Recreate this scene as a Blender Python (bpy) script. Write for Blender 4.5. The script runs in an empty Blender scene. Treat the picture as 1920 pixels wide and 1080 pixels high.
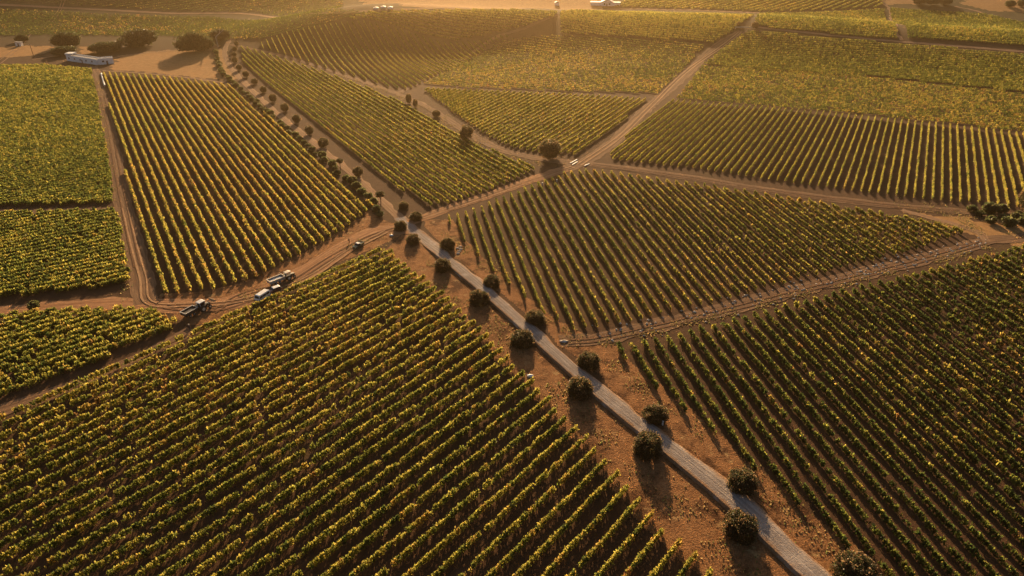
import bpy, bmesh, math, random
import numpy as np
from mathutils import Vector, Matrix

random.seed(7)
RNG = np.random.default_rng(11)
C = bpy.context.scene.collection
S = bpy.context.scene
R = math.radians

# ------------------------------------------------------------------ camera
CAM_H, PITCH, FPX = 100.0, 30.0, 1280.0
cam_d = bpy.data.cameras.new("camera"); cam_d.lens = 24; cam_d.sensor_width = 36
cam_d.clip_start = 1.0; cam_d.clip_end = 20000
cam = bpy.data.objects.new("camera", cam_d); C.objects.link(cam)
cam.location = (0, 0, CAM_H); cam.rotation_euler = (R(90 - PITCH), 0, 0)
S.camera = cam

# ------------------------------------------------------------------ sky, sun, exposure
SUN_EL, SUN_AZ = 16.0, -1.0          # azimuth measured from +Y towards +X
w = bpy.data.worlds.new("World"); S.world = w; w.use_nodes = True
nt = w.node_tree; nt.nodes.clear()
sky = nt.nodes.new("ShaderNodeTexSky"); sky.sky_type = 'NISHITA'; sky.sun_disc = False
sky.sun_elevation = R(SUN_EL); sky.sun_rotation = R(SUN_AZ)
sky.altitude = 200; sky.dust_density = 4.0; sky.ozone_density = 0.6
bg = nt.nodes.new("ShaderNodeBackground"); bg.inputs[1].default_value = 0.05
wo = nt.nodes.new("ShaderNodeOutputWorld")
nt.links.new(sky.outputs[0], bg.inputs[0]); nt.links.new(bg.outputs[0], wo.inputs[0])
sd = bpy.data.lights.new("sun", 'SUN'); sd.energy = 5.0; sd.angle = R(0.5); sd.color = (1.0, 0.67, 0.34)
so = bpy.data.objects.new("sun", sd); C.objects.link(so)
sv = Vector((math.sin(R(SUN_AZ)) * math.cos(R(SUN_EL)), math.cos(R(SUN_AZ)) * math.cos(R(SUN_EL)), math.sin(R(SUN_EL))))
so.rotation_euler = sv.to_track_quat('Z', 'Y').to_euler(); so.location = (0, 600, 300)
S.view_settings.view_transform = 'Standard'; S.view_settings.look = 'None'
S.view_settings.exposure = 0.88; S.view_settings.gamma = 1.0
S.cycles.max_bounces = 6; S.cycles.diffuse_bounces = 2; S.cycles.transmission_bounces = 4
S.cycles.volume_bounces = 0; S.cycles.transparent_max_bounces = 4
HAZE_DENSITY, HAZE_ANISO, HAZE_COLOR = 0.00021, 0.89, (0.95, 0.67, 0.36, 1)

# ------------------------------------------------------------------ terrain
def sstep(a, b, t):
    t = np.clip((t - a) / (b - a), 0, 1); return t * t * (3 - 2 * t)
BUMPS = [  # x, y, height, sigma along, sigma across, angle of the long axis from +X
    (-112, 585, 19, 72, 42, 14), (12, 575, 10, 55, 36, 22), (-50, 520, -5, 36, 36, 0),
    (160, 575, 11, 130, 45, -6), (360, 505, 10, 130, 45, -14), (70, 720, 8, 160, 45, 0),
    (-450, 815, 46, 240, 88, 6), (420, 760, 10, 220, 60, -8), (0, 1150, 30, 500, 160, 0),
    (-900, 1500, 70, 600, 350, 0), (900, 1700, 60, 700, 400, 0), (0, 2200, 80, 900, 350, 0)]
def zt(x, y):
    x = np.asarray(x, float); y = np.asarray(y, float)
    z = np.zeros(np.broadcast(x, y).shape)
    for bx, by, h, sa, sb, an in BUMPS:
        c, s = math.cos(R(an)), math.sin(R(an))
        u = (x - bx) * c + (y - by) * s; v = -(x - bx) * s + (y - by) * c
        z = z + h * np.exp(-0.5 * (u / sa) ** 2 - 0.5 * (v / sb) ** 2)
    z = z + 0.9 * np.sin(x * 0.021 + 1.0) * np.sin(y * 0.017 + 0.4) * sstep(250, 420, y)
    return z * sstep(300, 430, y)
SP, CP = math.sin(R(PITCH)), math.cos(R(PITCH))
def ray(px, py):
    x, y = (px - 960) / FPX, (540 - py) / FPX
    return np.array([x, CP + y * SP, -SP + y * CP])
def P(px, py):
    """ground point seen at a photo pixel"""
    d = ray(px, py)
    ts = np.concatenate([np.linspace(60, 1200, 1200), np.linspace(1205, 5000, 600)])
    below = CAM_H + d[2] * ts - zt(d[0] * ts, d[1] * ts) < 0
    i = int(np.argmax(below))
    if not below[i]:
        t = 2000.0
    else:
        a, b = ts[max(i - 1, 0)], ts[i]
        for _ in range(30):
            m = 0.5 * (a + b)
            if CAM_H + d[2] * m - zt(d[0] * m, d[1] * m) < 0: b = m
            else: a = m
        t = b
    x, y = d[0] * t, d[1] * t
    return Vector((x, y, float(zt(x, y))))
def ppm(p):
    """photo pixels per metre at a point"""
    return FPX / (p[1] * CP + (CAM_H - p[2]) * SP)
def az_of_vp(vpx): return math.atan((vpx - 960) * CP / FPX)

# ------------------------------------------------------------------ materials
def mat(name):
    m = bpy.data.materials.new(name); m.use_nodes = True
    t = m.node_tree; b = t.nodes["Principled BSDF"]
    return m, t, b
def N(t, typ, **kw):
    n = t.nodes.new(typ)
    for k, v in kw.items(): setattr(n, k, v)
    return n
def noise(t, vec, scale, detail=4, rough=0.55):
    n = N(t, "ShaderNodeTexNoise"); n.inputs['Scale'].default_value = scale
    n.inputs['Detail'].default_value = detail; n.inputs['Roughness'].default_value = rough
    t.links.new(vec, n.inputs['Vector']); return n.outputs['Fac']
def ramp(t, fac, stops):
    r = N(t, "ShaderNodeValToRGB"); e = r.color_ramp.elements
    while len(e) < len(stops): e.new(0.5)
    for el, (p, c) in zip(e, stops): el.position = p; el.color = (*c, 1)
    t.links.new(fac, r.inputs[0]); return r.outputs[0]
def mix(t, fac, a, b, mode='MIX'):
    m = N(t, "ShaderNodeMix", data_type='RGBA', blend_type=mode)
    for sock, v in ((m.inputs[0], fac), (m.inputs[6], a), (m.inputs[7], b)):
        if hasattr(v, 'is_linked'): t.links.new(v, sock)
        elif isinstance(v, (int, float)): sock.default_value = v
        else: sock.default_value = (*v, 1)
    return m.outputs[2]
def pos(t): return N(t, "ShaderNodeNewGeometry").outputs['Position']
def bump(t, b, h, strength, dist):
    n = N(t, "ShaderNodeBump"); n.inputs['Strength'].default_value = strength; n.inputs['Distance'].default_value = dist
    t.links.new(h, n.inputs['Height']); t.links.new(n.outputs[0], b.inputs['Normal'])
def mrange(t, v, a, b):
    m = N(t, "ShaderNodeMapRange"); m.inputs[1].default_value = a; m.inputs[2].default_value = b
    t.links.new(v, m.inputs[0]); return m.outputs[0]

def soil_material(name, c0, c1, c2, grass=None, grass_lo=0.55, far=None, bstr=0.6, patch=None):
    m, t, b = mat(name); p = pos(t)
    big = noise(t, p, 0.035, 5); mid = noise(t, p, 0.45, 5, 0.65); fine = noise(t, p, 2.6, 4, 0.7)
    col = ramp(t, mid, [(0.3, c0), (0.52, c1), (0.75, c2)])
    col = mix(t, 0.55, col, ramp(t, fine, [(0.3, c0), (0.7, c2)]))
    if patch:
        col = mix(t, mrange(t, noise(t, p, 0.14, 6, 0.7), 0.50, 0.62), col, patch[0])
        col = mix(t, mrange(t, noise(t, p, 0.24, 6, 0.7), 0.58, 0.68), col, patch[1])
    if grass:
        col = mix(t, mrange(t, big, grass_lo, grass_lo + 0.12), col, ramp(t, mid, [(0.3, grass[0]), (0.7, grass[1])]))
    if far:
        sx = N(t, "ShaderNodeSeparateXYZ"); t.links.new(p, sx.inputs[0])
        f = mrange(t, sx.outputs['Y'], far[0], far[1])
        scrub = mix(t, mrange(t, noise(t, p, 0.02, 6, 0.6), 0.4, 0.62), far[2], far[3])
        scrub = mix(t, 0.5, scrub, ramp(t, noise(t, p, 0.3, 5, 0.7), [(0.35, far[2]), (0.7, far[3])]))
        col = mix(t, f, col, scrub)
    t.links.new(col, b.inputs['Base Color']); b.inputs['Roughness'].default_value = 0.95
    b.inputs['Specular IOR Level'].default_value = 0.1
    add = N(t, "ShaderNodeMath", operation='ADD'); t.links.new(mid, add.inputs[0]); t.links.new(fine, add.inputs[1])
    bump(t, b, add.outputs[0], min(bstr, 1.0), 0.35 * max(1.0, bstr))
    return m
def track_material(name, c0, c1, rut, ruts=(0.3, 0.7), rw=0.09, bstr=0.5, edge=None):
    m, t, b = mat(name); p = pos(t)
    mid = noise(t, p, 0.5, 5, 0.65); fine = noise(t, p, 3.0, 4, 0.7)
    col = mix(t, 0.5, ramp(t, mid, [(0.3, c0), (0.7, c1)]), ramp(t, fine, [(0.3, c0), (0.7, c1)]))
    uv = N(t, "ShaderNodeUVMap", uv_map="UVMap"); sx = N(t, "ShaderNodeSeparateXYZ"); t.links.new(uv.outputs[0], sx.inputs[0])
    st = N(t, "ShaderNodeMapping"); st.inputs['Scale'].default_value = (0.05, 7.0, 1.0); t.links.new(uv.outputs[0], st.inputs[0])
    streak = noise(t, st.outputs[0], 2.0, 4, 0.6)
    col = mix(t, mrange(t, streak, 0.42, 0.66), col, rut)
    for r in ruts:
        d = N(t, "ShaderNodeMath", operation='SUBTRACT'); t.links.new(sx.outputs['Y'], d.inputs[0]); d.inputs[1].default_value = r
        a = N(t, "ShaderNodeMath", operation='ABSOLUTE'); t.links.new(d.outputs[0], a.inputs[0])
        f = N(t, "ShaderNodeMath", operation='MULTIPLY'); t.links.new(mrange(t, a.outputs[0], rw, rw * 0.35), f.inputs[0]); f.inputs[1].default_value = 0.7
        col = mix(t, f.outputs[0], col, rut)
    if edge:
        d = N(t, "ShaderNodeMath", operation='SUBTRACT'); t.links.new(sx.outputs['Y'], d.inputs[0]); d.inputs[1].default_value = 0.5
        a = N(t, "ShaderNodeMath", operation='ABSOLUTE'); t.links.new(d.outputs[0], a.inputs[0])
        e = N(t, "ShaderNodeMath", operation='MULTIPLY_ADD'); t.links.new(noise(t, p, 0.35, 6, 0.7), e.inputs[0]); e.inputs[1].default_value = 0.55; t.links.new(a.outputs[0], e.inputs[2])
        col = mix(t, mrange(t, e.outputs[0], 0.58, 0.76), col, ramp(t, fine, [(0.3, edge[0]), (0.7, edge[1])]))
        col = mix(t, mrange(t, noise(t, p, 0.16, 4, 0.6), 0.55, 0.75), col, c1)
    t.links.new(col, b.inputs['Base Color']); b.inputs['Roughness'].default_value = 0.95
    b.inputs['Specular IOR Level'].default_value = 0.12
    add = N(t, "ShaderNodeMath", operation='ADD'); t.links.new(streak, add.inputs[0]); t.links.new(fine, add.inputs[1])
    bump(t, b, add.outputs[0], bstr, 0.25)
    return m
def leaf_material(name, transl=0.5, tint=(1, 1, 1), rough=0.5, spec=0.3, refl=(1, 1, 1)):
    """leaf colour comes from the 'leaf' face attribute; thin leaves let light through"""
    m, t, b = mat(name)
    at = N(t, "ShaderNodeAttribute", attribute_name="leaf")
    col = mix(t, 1.0, at.outputs['Color'], tint, 'MULTIPLY')
    t.links.new(mix(t, 1.0, col, refl, 'MULTIPLY'), b.inputs['Base Color']); b.inputs['Roughness'].default_value = rough
    b.inputs['Specular IOR Level'].default_value = spec
    tr = N(t, "ShaderNodeBsdfTranslucent"); g = N(t, "ShaderNodeGamma"); g.inputs[1].default_value = 0.8
    t.links.new(col, g.inputs[0]); t.links.new(g.outputs[0], tr.inputs[0])
    mx = N(t, "ShaderNodeMixShader"); mx.inputs[0].default_value = transl
    t.links.new(b.outputs[0], mx.inputs[1]); t.links.new(tr.outputs[0], mx.inputs[2])
    t.links.new(mx.outputs[0], t.nodes["Material Output"].inputs[0])
    return m
def plain(name, col, rough=0.5, metal=0.0, var=0.15, scale=3.0, spec=0.5):
    m, t, b = mat(name)
    tc = N(t, "ShaderNodeTexCoord").outputs['Object']
    f = noise(t, tc, scale, 5, 0.65)
    lo = tuple(c * (1 - var) for c in col); hi = tuple(min(1, c * (1 + var)) for c in col)
    t.links.new(ramp(t, f, [(0.3, lo), (0.7, hi)]), b.inputs['Base Color'])
    b.inputs['Roughness'].default_value = rough; b.inputs['Metallic'].default_value = metal
    b.inputs['Specular IOR Level'].default_value = spec
    return m

M = {}
M['soil'] = soil_material("red_brown_soil", (0.058, 0.029, 0.015), (0.090, 0.046, 0.023), (0.145, 0.078, 0.041),
                          grass=((0.085, 0.055, 0.023), (0.14, 0.092, 0.040)), grass_lo=0.60,
                          far=(470, 620, (0.035, 0.034, 0.014), (0.075, 0.062, 0.026)))
M['dry'] = soil_material("dry_grass_soil", (0.22, 0.105, 0.042), (0.38, 0.20, 0.078), (0.56, 0.34, 0.14))
M['verge'] = soil_material("orange_verge_soil", (0.17, 0.07, 0.027), (0.35, 0.155, 0.06), (0.60, 0.32, 0.145), bstr=2.6, patch=((0.13, 0.058, 0.026), (0.52, 0.33, 0.15)))
M['gravel'] = track_material("gravel", (0.235, 0.195, 0.175), (0.50, 0.43, 0.385), (0.24, 0.195, 0.175), (0.30, 0.52, 0.72), 0.05, 0.9, ((0.20, 0.105, 0.055), (0.42, 0.25, 0.14)))
M['dirt'] = track_material("dirt_track", (0.30, 0.14, 0.066), (0.56, 0.31, 0.155), (0.24, 0.115, 0.055), (0.34, 0.66), 0.05)
M['dirt_pale'] = track_material("pale_dirt_track", (0.26, 0.15, 0.085), (0.46, 0.29, 0.165), (0.22, 0.125, 0.07), (0.34, 0.66), 0.07)
M['dirt_brown'] = track_material("brown_dirt_track", (0.20, 0.115, 0.062), (0.30, 0.18, 0.10), (0.13, 0.07, 0.04), (0.3, 0.7), 0.08)
M['vine'] = leaf_material("vine_leaf", 0.66, rough=0.5, spec=0.2, refl=(0.40, 0.44, 0.40))
M['tree'] = leaf_material("tree_leaf", 0.68, rough=0.4, spec=0.4, refl=(0.65, 0.65, 0.65))
M['bark'] = plain("bark", (0.12, 0.085, 0.06), 0.9)
M['palebark'] = plain("pale_bark", (0.5, 0.42, 0.33), 0.8)
M['white_paint'] = plain("white_paint", (0.80, 0.80, 0.78), 0.35, var=0.05)
M['whitewash'] = plain("whitewashed_wall", (0.86, 0.87, 0.88), 0.85, var=0.08, scale=0.4)
M['cream'] = plain("cream_paint", (0.72, 0.62, 0.47), 0.5, var=0.1)
M['maroon'] = plain("maroon_paint", (0.10, 0.025, 0.03), 0.3, var=0.1)
M['black'] = plain("black_rubber", (0.02, 0.02, 0.02), 0.8)
M['dark_metal'] = plain("dark_metal", (0.06, 0.055, 0.05), 0.55, 0.3)
M['grey_metal'] = plain("grey_metal", (0.42, 0.40, 0.37), 0.5, 0.3)
M['green_paint'] = plain("green_paint", (0.05, 0.09, 0.05), 0.4)
M['tarp'] = plain("blue_grey_tarp", (0.45, 0.48, 0.52), 0.6)
M['roof_tin'] = plain("roof_tin", (0.30, 0.28, 0.26), 0.6, 0.2, scale=0.5)
M['pink_roof'] = plain("pale_roof", (0.70, 0.60, 0.58), 0.6, scale=0.5)
M['stone'] = plain("pale_stone", (0.62, 0.55, 0.47), 0.9, var=0.2, scale=2)
M['wood'] = plain("weathered_wood", (0.16, 0.11, 0.075), 0.9)
M['red'] = plain("red_plastic", (0.45, 0.05, 0.05), 0.4)
M['tan'] = plain("tan_paint", (0.50, 0.36, 0.22), 0.6)
mg, tg, bgl = mat("dark_glass"); bgl.inputs['Base Color'].default_value = (0.015, 0.018, 0.02, 1); bgl.inputs['Roughness'].default_value = 0.06
M['glass'] = mg
ml, tl, bl = mat("lamp_lens"); bl.inputs['Base Color'].default_value = (0.6, 0.55, 0.45, 1); bl.inputs['Roughness'].default_value = 0.15
M['lens'] = ml
def person_mat(name, top, trousers, skin=(0.35, 0.2, 0.13)):
    m, t, b = mat(name)
    sx = N(t, "ShaderNodeSeparateXYZ"); t.links.new(N(t, "ShaderNodeTexCoord").outputs['Object'], sx.inputs[0])
    mp = mrange(t, sx.outputs['Z'], 0, 2)
    r = ramp(t, mp, [(0.0, (0.04, 0.03, 0.025)), (0.04, trousers), (0.48, top), (0.735, skin)])
    r.node.color_ramp.interpolation = 'CONSTANT'
    t.links.new(r, b.inputs['Base Color']); b.inputs['Roughness'].default_value = 0.9
    return m

# ------------------------------------------------------------------ mesh helpers
def props(o, label=None, cat=None, group=None, kind=None):
    if label: o['label'] = label
    if cat: o['category'] = cat
    if group: o['group'] = group
    if kind: o['kind'] = kind
    return o
def link(name, me, parent=None, loc=None):
    o = bpy.data.objects.new(name, me); C.objects.link(o)
    if parent: o.parent = parent
    if loc is not None: o.location = loc
    return o
def thing(name, loc, rz, label, cat, group=None):
    o = bpy.data.objects.new(name, None); C.objects.link(o); o.empty_display_size = 0.5
    o.location = loc; o.rotation_euler = (0, 0, rz)
    return props(o, label, cat, group)
def mesh_np(name, V, F4, m, smooth=False, leafcol=None, uv=None):
    me = bpy.data.meshes.new(name); V = np.asarray(V, np.float32); F4 = np.asarray(F4, np.int32)
    k = F4.shape[1]; nf = len(F4)
    me.vertices.add(len(V)); me.vertices.foreach_set("co", V.ravel())
    me.loops.add(nf * k); me.loops.foreach_set("vertex_index", F4.ravel())
    me.polygons.add(nf); me.polygons.foreach_set("loop_start", np.arange(0, nf * k, k, dtype=np.int32))
    me.polygons.foreach_set("loop_total", np.full(nf, k, np.int32))
    if leafcol is not None:
        a = me.attributes.new("leaf", 'FLOAT_COLOR', 'FACE')
        a.data.foreach_set("color", np.concatenate([leafcol, np.ones((nf, 1))], 1).astype(np.float32).ravel())
    if uv is not None:
        l = me.uv_layers.new(name="UVMap"); l.data.foreach_set("uv", np.asarray(uv, np.float32)[F4.ravel()].ravel())
    if smooth: me.polygons.foreach_set("use_smooth", np.ones(nf, bool))
    me.materials.append(m); me.update(calc_edges=True)
    return me
class MB:
    """collects boxes, prisms, tubes and wheels, builds ONE mesh"""
    def __init__(s): s.bm = bmesh.new()
    def box(s, x0, x1, y0, y1, z0, z1, taper=0.0, mtx=None):
        ym = (y0 + y1) / 2
        v = [s.bm.verts.new((x, ym + (y - ym) * (1 - (taper if z == z1 else 0)), z)) for z in (z0, z1) for x, y in ((x0, y0), (x1, y0), (x1, y1), (x0, y1))]
        for f in ((3, 2, 1, 0), (4, 5, 6, 7), (0, 1, 5, 4), (1, 2, 6, 5), (2, 3, 7, 6), (3, 0, 4, 7)): s.bm.faces.new([v[i] for i in f])
        if mtx: bmesh.ops.transform(s.bm, matrix=mtx, verts=v)
        return s
    def prism(s, prof, hw, top_in=0.0, zmid=None, zmax=None):
        """side profile (x,z) extruded across y, drawn in above zmid"""
        def half(z): return hw if not top_in or z <= zmid else hw - top_in * (z - zmid) / (zmax - zmid)
        a = [s.bm.verts.new((x, -half(z), z)) for x, z in prof]; b = [s.bm.verts.new((x, half(z), z)) for x, z in prof]
        n = len(prof)
        s.bm.faces.new(a); s.bm.faces.new(b[::-1])
        for i in range(n): s.bm.faces.new([a[i], b[i], b[(i + 1) % n], a[(i + 1) % n]])
        return s
    def tube(s, p, q, r0, r1=None, seg=8):
        r1 = r0 if r1 is None else r1; p, q = Vector(p), Vector(q); d = (q - p)
        mtx = Matrix.Translation((p + q) / 2) @ d.to_track_quat('Z', 'Y').to_matrix().to_4x4()
        bmesh.ops.create_cone(s.bm, cap_ends=True, segments=seg, radius1=r0, radius2=r1, depth=d.length, matrix=mtx)
        return s
    def wheel(s, x, y, z, r, wd, seg=18):
        mtx = Matrix.Translation((x, y, z)) @ Matrix.Rotation(R(90), 4, 'X')
        for rr, ww in ((r, wd * 0.8), (r * 0.94, wd)):
            bmesh.ops.create_cone(s.bm, cap_ends=True, segments=seg, radius1=rr, radius2=rr, depth=ww, matrix=mtx)
        return s
    def build(s, name, m, parent=None, bevel=0.0, loc=None):
        bmesh.ops.recalc_face_normals(s.bm, faces=s.bm.faces)
        me = bpy.data.meshes.new(name); s.bm.to_mesh(me); s.bm.free(); me.materials.append(m)
        o = link(name, me, parent, loc)
        if bevel:
            b = o.modifiers.new("bevel", 'BEVEL'); b.width = bevel; b.segments = 2; b.limit_method = 'ANGLE'
        return o

# ------------------------------------------------------------------ ground sheet
def axis(pts):
    out = []
    for a, b, st in pts: out += list(np.arange(a, b, st))
    return np.array(out + [pts[-1][1]])
gx = axis([(-4000, -1200, 200), (-1200, -650, 25), (-650, 650, 5), (650, 1200, 25), (1200, 4000, 200)])
gy = axis([(-600, 30, 30), (30, 1000, 5), (1000, 1500, 20), (1500, 5600, 100)])
X, Y = np.meshgrid(gx, gy); Z = zt(X, Y)
nx, ny = len(gx), len(gy)
idx = np.arange(nx * ny).reshape(ny, nx)
F = np.stack([idx[:-1, :-1], idx[:-1, 1:], idx[1:, 1:], idx[1:, :-1]], -1).reshape(-1, 4)
props(link("ground", mesh_np("ground", np.stack([X, Y, Z], -1).reshape(-1, 3), F, M['soil'], True)), kind='structure')

def inside(px, py, poly):
    r = np.zeros(px.shape, bool); n = len(poly)
    for i in range(n):
        x0, y0 = poly[i][:2]; x1, y1 = poly[(i + 1) % n][:2]
        c = ((y0 > py) != (y1 > py)) & (px < (x1 - x0) * (py - y0) / ((y1 - y0) if y1 != y0 else 1e-9) + x0)
        r ^= c
    return r
def vnoise(x, y, s, seed=0):
    """cheap smooth value noise 0..1"""
    x = np.asarray(x) / s; y = np.asarray(y) / s
    xi, yi = np.floor(x), np.floor(y); fx, fy = x - xi, y - yi
    fx = fx * fx * (3 - 2 * fx); fy = fy * fy * (3 - 2 * fy)
    def h(a, b):
        v = np.sin(a * 127.1 + b * 311.7 + seed * 74.7) * 43758.5453; return v - np.floor(v)
    return (h(xi, yi) * (1 - fx) + h(xi + 1, yi) * fx) * (1 - fy) + (h(xi, yi + 1) * (1 - fx) + h(xi + 1, yi + 1) * fx) * fy
def sheet(name, pixels, m, off, cell=1.5, rag=3.0):
    poly = [P(*p) for p in pixels]
    xs = [p.x for p in poly]; ys = [p.y for p in poly]
    ax = np.arange(min(xs) - 3, max(xs) + 3, cell); ay = np.arange(min(ys) - 3, max(ys) + 3, cell)
    X, Y = np.meshgrid(ax, ay); cx, cy = X[:-1, :-1] + cell / 2, Y[:-1, :-1] + cell / 2
    jx = (vnoise(cx, cy, 4, 1) - 0.5) * 2 * rag; jy = (vnoise(cx, cy, 4, 2) - 0.5) * 2 * rag
    keep = inside(cx + jx, cy + jy, poly)
    i = np.arange(X.size).reshape(X.shape)
    F = np.stack([i[:-1, :-1], i[:-1, 1:], i[1:, 1:], i[1:, :-1]], -1)[keep]
    u, inv = np.unique(F, return_inverse=True)
    V = np.stack([X.ravel()[u], Y.ravel()[u], zt(X.ravel()[u], Y.ravel()[u]) + off], -1)
    return props(link(name, mesh_np(name, V, inv.reshape(-1, 4), m, True)), kind='structure')

def smooth_line(pts, step=2.0):
    pts = [np.array(p, float) for p in pts]; pts = [2 * pts[0] - pts[1]] + pts + [2 * pts[-1] - pts[-2]]
    out = []
    for i in range(1, len(pts) - 2):
        a, b, c, d = pts[i - 1:i + 3]; n = max(2, int(np.linalg.norm(c - b) / step))
        for k in range(n):
            t = k / n
            out.append(0.5 * ((2 * b) + (c - a) * t + (2 * a - 5 * b + 4 * c - d) * t * t + (3 * b - a - 3 * c + d) * t ** 3))
    out.append(pts[-2]); return np.array(out)
NTRACK = [0]
def track(name, pixels, width, m, jitter=0.35):
    """flat strip laid on the terrain, uv: metres along, 0..1 across"""
    NTRACK[0] += 1; off = 0.05 + 0.005 * NTRACK[0]
    L = smooth_line([P(*p)[:2] for p in pixels]); T = np.gradient(L, axis=0); T /= np.linalg.norm(T, axis=1)[:, None]
    nrm = np.stack([T[:, 1], -T[:, 0]], -1)
    wd = np.interp(np.linspace(0, 1, len(L)), np.linspace(0, 1, len(width)), width) if isinstance(width, (list, tuple)) else np.full(len(L), float(width))
    cum = np.concatenate([[0], np.cumsum(np.linalg.norm(np.diff(L, axis=0), axis=1))])
    ac = np.linspace(0, 1, 7); V = []; UV = []
    for a in ac:
        e = (a - 0.5) * wd
        if a in (0.0, 1.0): e = e + (vnoise(L[:, 0], L[:, 1], 3, a) - 0.5) * 2 * jitter
        q = L + nrm * e[:, None]
        V.append(np.stack([q[:, 0], q[:, 1], zt(q[:, 0], q[:, 1]) + off], -1)); UV.append(np.stack([cum, np.full(len(L), a)], -1))
    V = np.stack(V, 1); UV = np.stack(UV, 1); i = np.arange(len(L) * 7).reshape(len(L), 7)
    F = np.stack([i[:-1, :-1], i[:-1, 1:], i[1:, 1:], i[1:, :-1]], -1).reshape(-1, 4)
    return props(link(name, mesh_np(name, V.reshape(-1, 3), F, m, True, uv=UV.reshape(-1, 2))), kind='structure')

# dry grass and bare soil areas
sheet("dry_grass_field", [(222, 104), (335, 92), (405, 82), (425, 105), (440, 150), (400, 149), (280, 136), (205, 130)], M['dry'], 0.02)
sheet("dry_grass_field", [(-60, 90), (50, 86), (100, 87), (92, 98), (40, 106), (-60, 112)], M['dry'], 0.02)
sheet("dry_grass_field", [(150, 87), (192, 87), (182, 101), (150, 101)], M['dry'], 0.02)
sheet("dry_grass_field", [(640, -30), (1130, -30), (1130, 16), (960, 17), (760, 12)], M['dry'], 0.02, 3)
sheet("dry_grass_field", [(1650, -25), (1722, -25), (1716, 9), (1652, 9)], M['dry'], 0.02, 3)
sheet("dry_grass_field", [(1800, 6), (1850, -10), (1960, -10), (1960, 26), (1850, 19)], M['dry'], 0.02, 3)
sheet("dry_grass_field", [(1690, 396), (1830, 412), (1960, 400), (1960, 470), (1900, 462), (1845, 445), (1770, 425)], M['dry'], 0.02)
sheet("bare_soil", [(752, 440), (722, 470), (755, 505), (822, 556), (895, 632), (985, 728), (1110, 862), (1215, 990), (1310, 1085), (1400, 1190), (1700, 1190), (1560, 1090), (1400, 960), (1200, 796), (1000, 630), (850, 500), (790, 440)], M['verge'], 0.02, 0.5, 1.2)
sheet("bare_soil", [(790, 415), (850, 412), (880, 455), (950, 522), (1030, 588), (1080, 622), (1160, 650), (1222, 712), (1315, 790), (1435, 890), (1545, 980), (1660, 1075), (1760, 1190), (1620, 1190), (1340, 900), (1050, 640), (860, 490)], M['verge'], 0.024, 0.5, 1.2)
sheet("bare_soil", [(700, 405), (770, 430), (735, 450), (640, 490), (560, 535), (480, 580), (400, 605), (345, 612), (300, 565), (304, 552), (400, 545), (480, 521), (560, 478), (640, 433), (700, 392)], M['verge'], 0.028, 0.5, 1.2)

# tracks
track("dirt_track", [(775, 432), (715, 432), (650, 462), (560, 518), (470, 556), (390, 574), (300, 572), (200, 570), (100, 578), (-60, 590)], [7, 8, 8, 7.5, 7], M['dirt'], 0.8)
track("dirt_track", [(360, 618), (290, 658), (200, 700), (100, 738), (-60, 790)], 5.0, M['dirt_brown'], 0.5)
track("dirt_track", [(275, 568), (262, 510), (247, 450), (232, 390), (216, 310), (203, 240), (190, 180), (180, 140), (172, 124)], [6.8, 6.5, 6, 6], M['dirt_brown'], 0.5)
track("dirt_track", [(240, 393), (150, 395), (60, 397), (-60, 399)], 5, M['dirt_brown'], 0.4)
track("dirt_track", [(770, 418), (830, 395), (900, 372), (960, 350), (1020, 330), (1075, 312)], [5, 5.5, 7], M['dirt'], 0.6)
track("dirt_track", [(1060, 318), (1110, 296), (1160, 258), (1190, 225), (1250, 172), (1328, 99), (1392, 58)], [6.5, 6.5, 6.5, 7], M['dirt_brown'], 0.7)
track("dirt_track", [(1090, 306), (1180, 317), (1300, 334), (1440, 357), (1640, 382), (1810, 397), (2000, 408)], [6, 6, 5], M['dirt_brown'], 0.6)
track("dirt_track", [(1050, 640), (1130, 634), (1220, 614), (1300, 594), (1400, 569), (1500, 543), (1600, 518), (1700, 493), (1800, 467), (1850, 452), (1960, 440)], [5.5, 6, 6, 5.5], M['dirt_brown'], 0.8)
track("dirt_track", [(1850, 452), (1835, 436), (1790, 421), (1730, 405), (1690, 394)], 3, M['dirt_pale'], 0.5)
track("dirt_track", [(430, 84), (500, 98), (570, 116), (650, 143), (735, 172), (790, 195), (840, 225), (900, 262), (950, 284), (1010, 297), (1075, 306)], [3, 3.5, 4, 4.5, 5.5], M['dirt_brown'], 0.9)
track("dirt_track", [(750, 174), (790, 152), (850, 120), (915, 78), (985, 52), (1045, 28)], [4, 3.5, 3], M['dirt_brown'], 0.6)
track("dirt_track", [(1410, 50), (1500, 60), (1640, 74), (1760, 84), (1980, 103)], 3.5, M['dirt_pale'], 0.6)
track("footpath", [(1655, 4), (1670, 25), (1678, 45), (1680, 60), (1692, 76)], 3, M['dirt_pale'], 0.9)
track("footpath", [(1790, 12), (1835, 22), (1858, 38), (1885, 48), (1910, 56)], 3, M['dirt_pale'], 0.9)
track("country_road", [(-80, 7), (0, 9), (100, 14), (185, 18), (320, 25), (480, 28), (600, 25), (740, 18), (860, 15), (960, 18), (1130, 19), (1250, 18), (1420, 24), (1500, 26)], 4.5, M['dirt_pale'], 0.4)
track("footpath", [(205, 110), (260, 101), (330, 94), (400, 84)], 2.4, M['dirt_pale'], 0.5)
track("footpath", [(60, 112), (100, 106), (150, 100)], 2.4, M['dirt_pale'], 0.5)
track("footpath", [(192, 133), (270, 138), (350, 146), (440, 158)], 2.2, M['dirt_pale'], 0.6)
track("wheel_track", [(-10, 128), (28, 98), (48, 78), (60, 63), (85, 53), (105, 33), (116, 16), (124, -8)], 0.9, M['dirt_pale'], 0.1)
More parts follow.
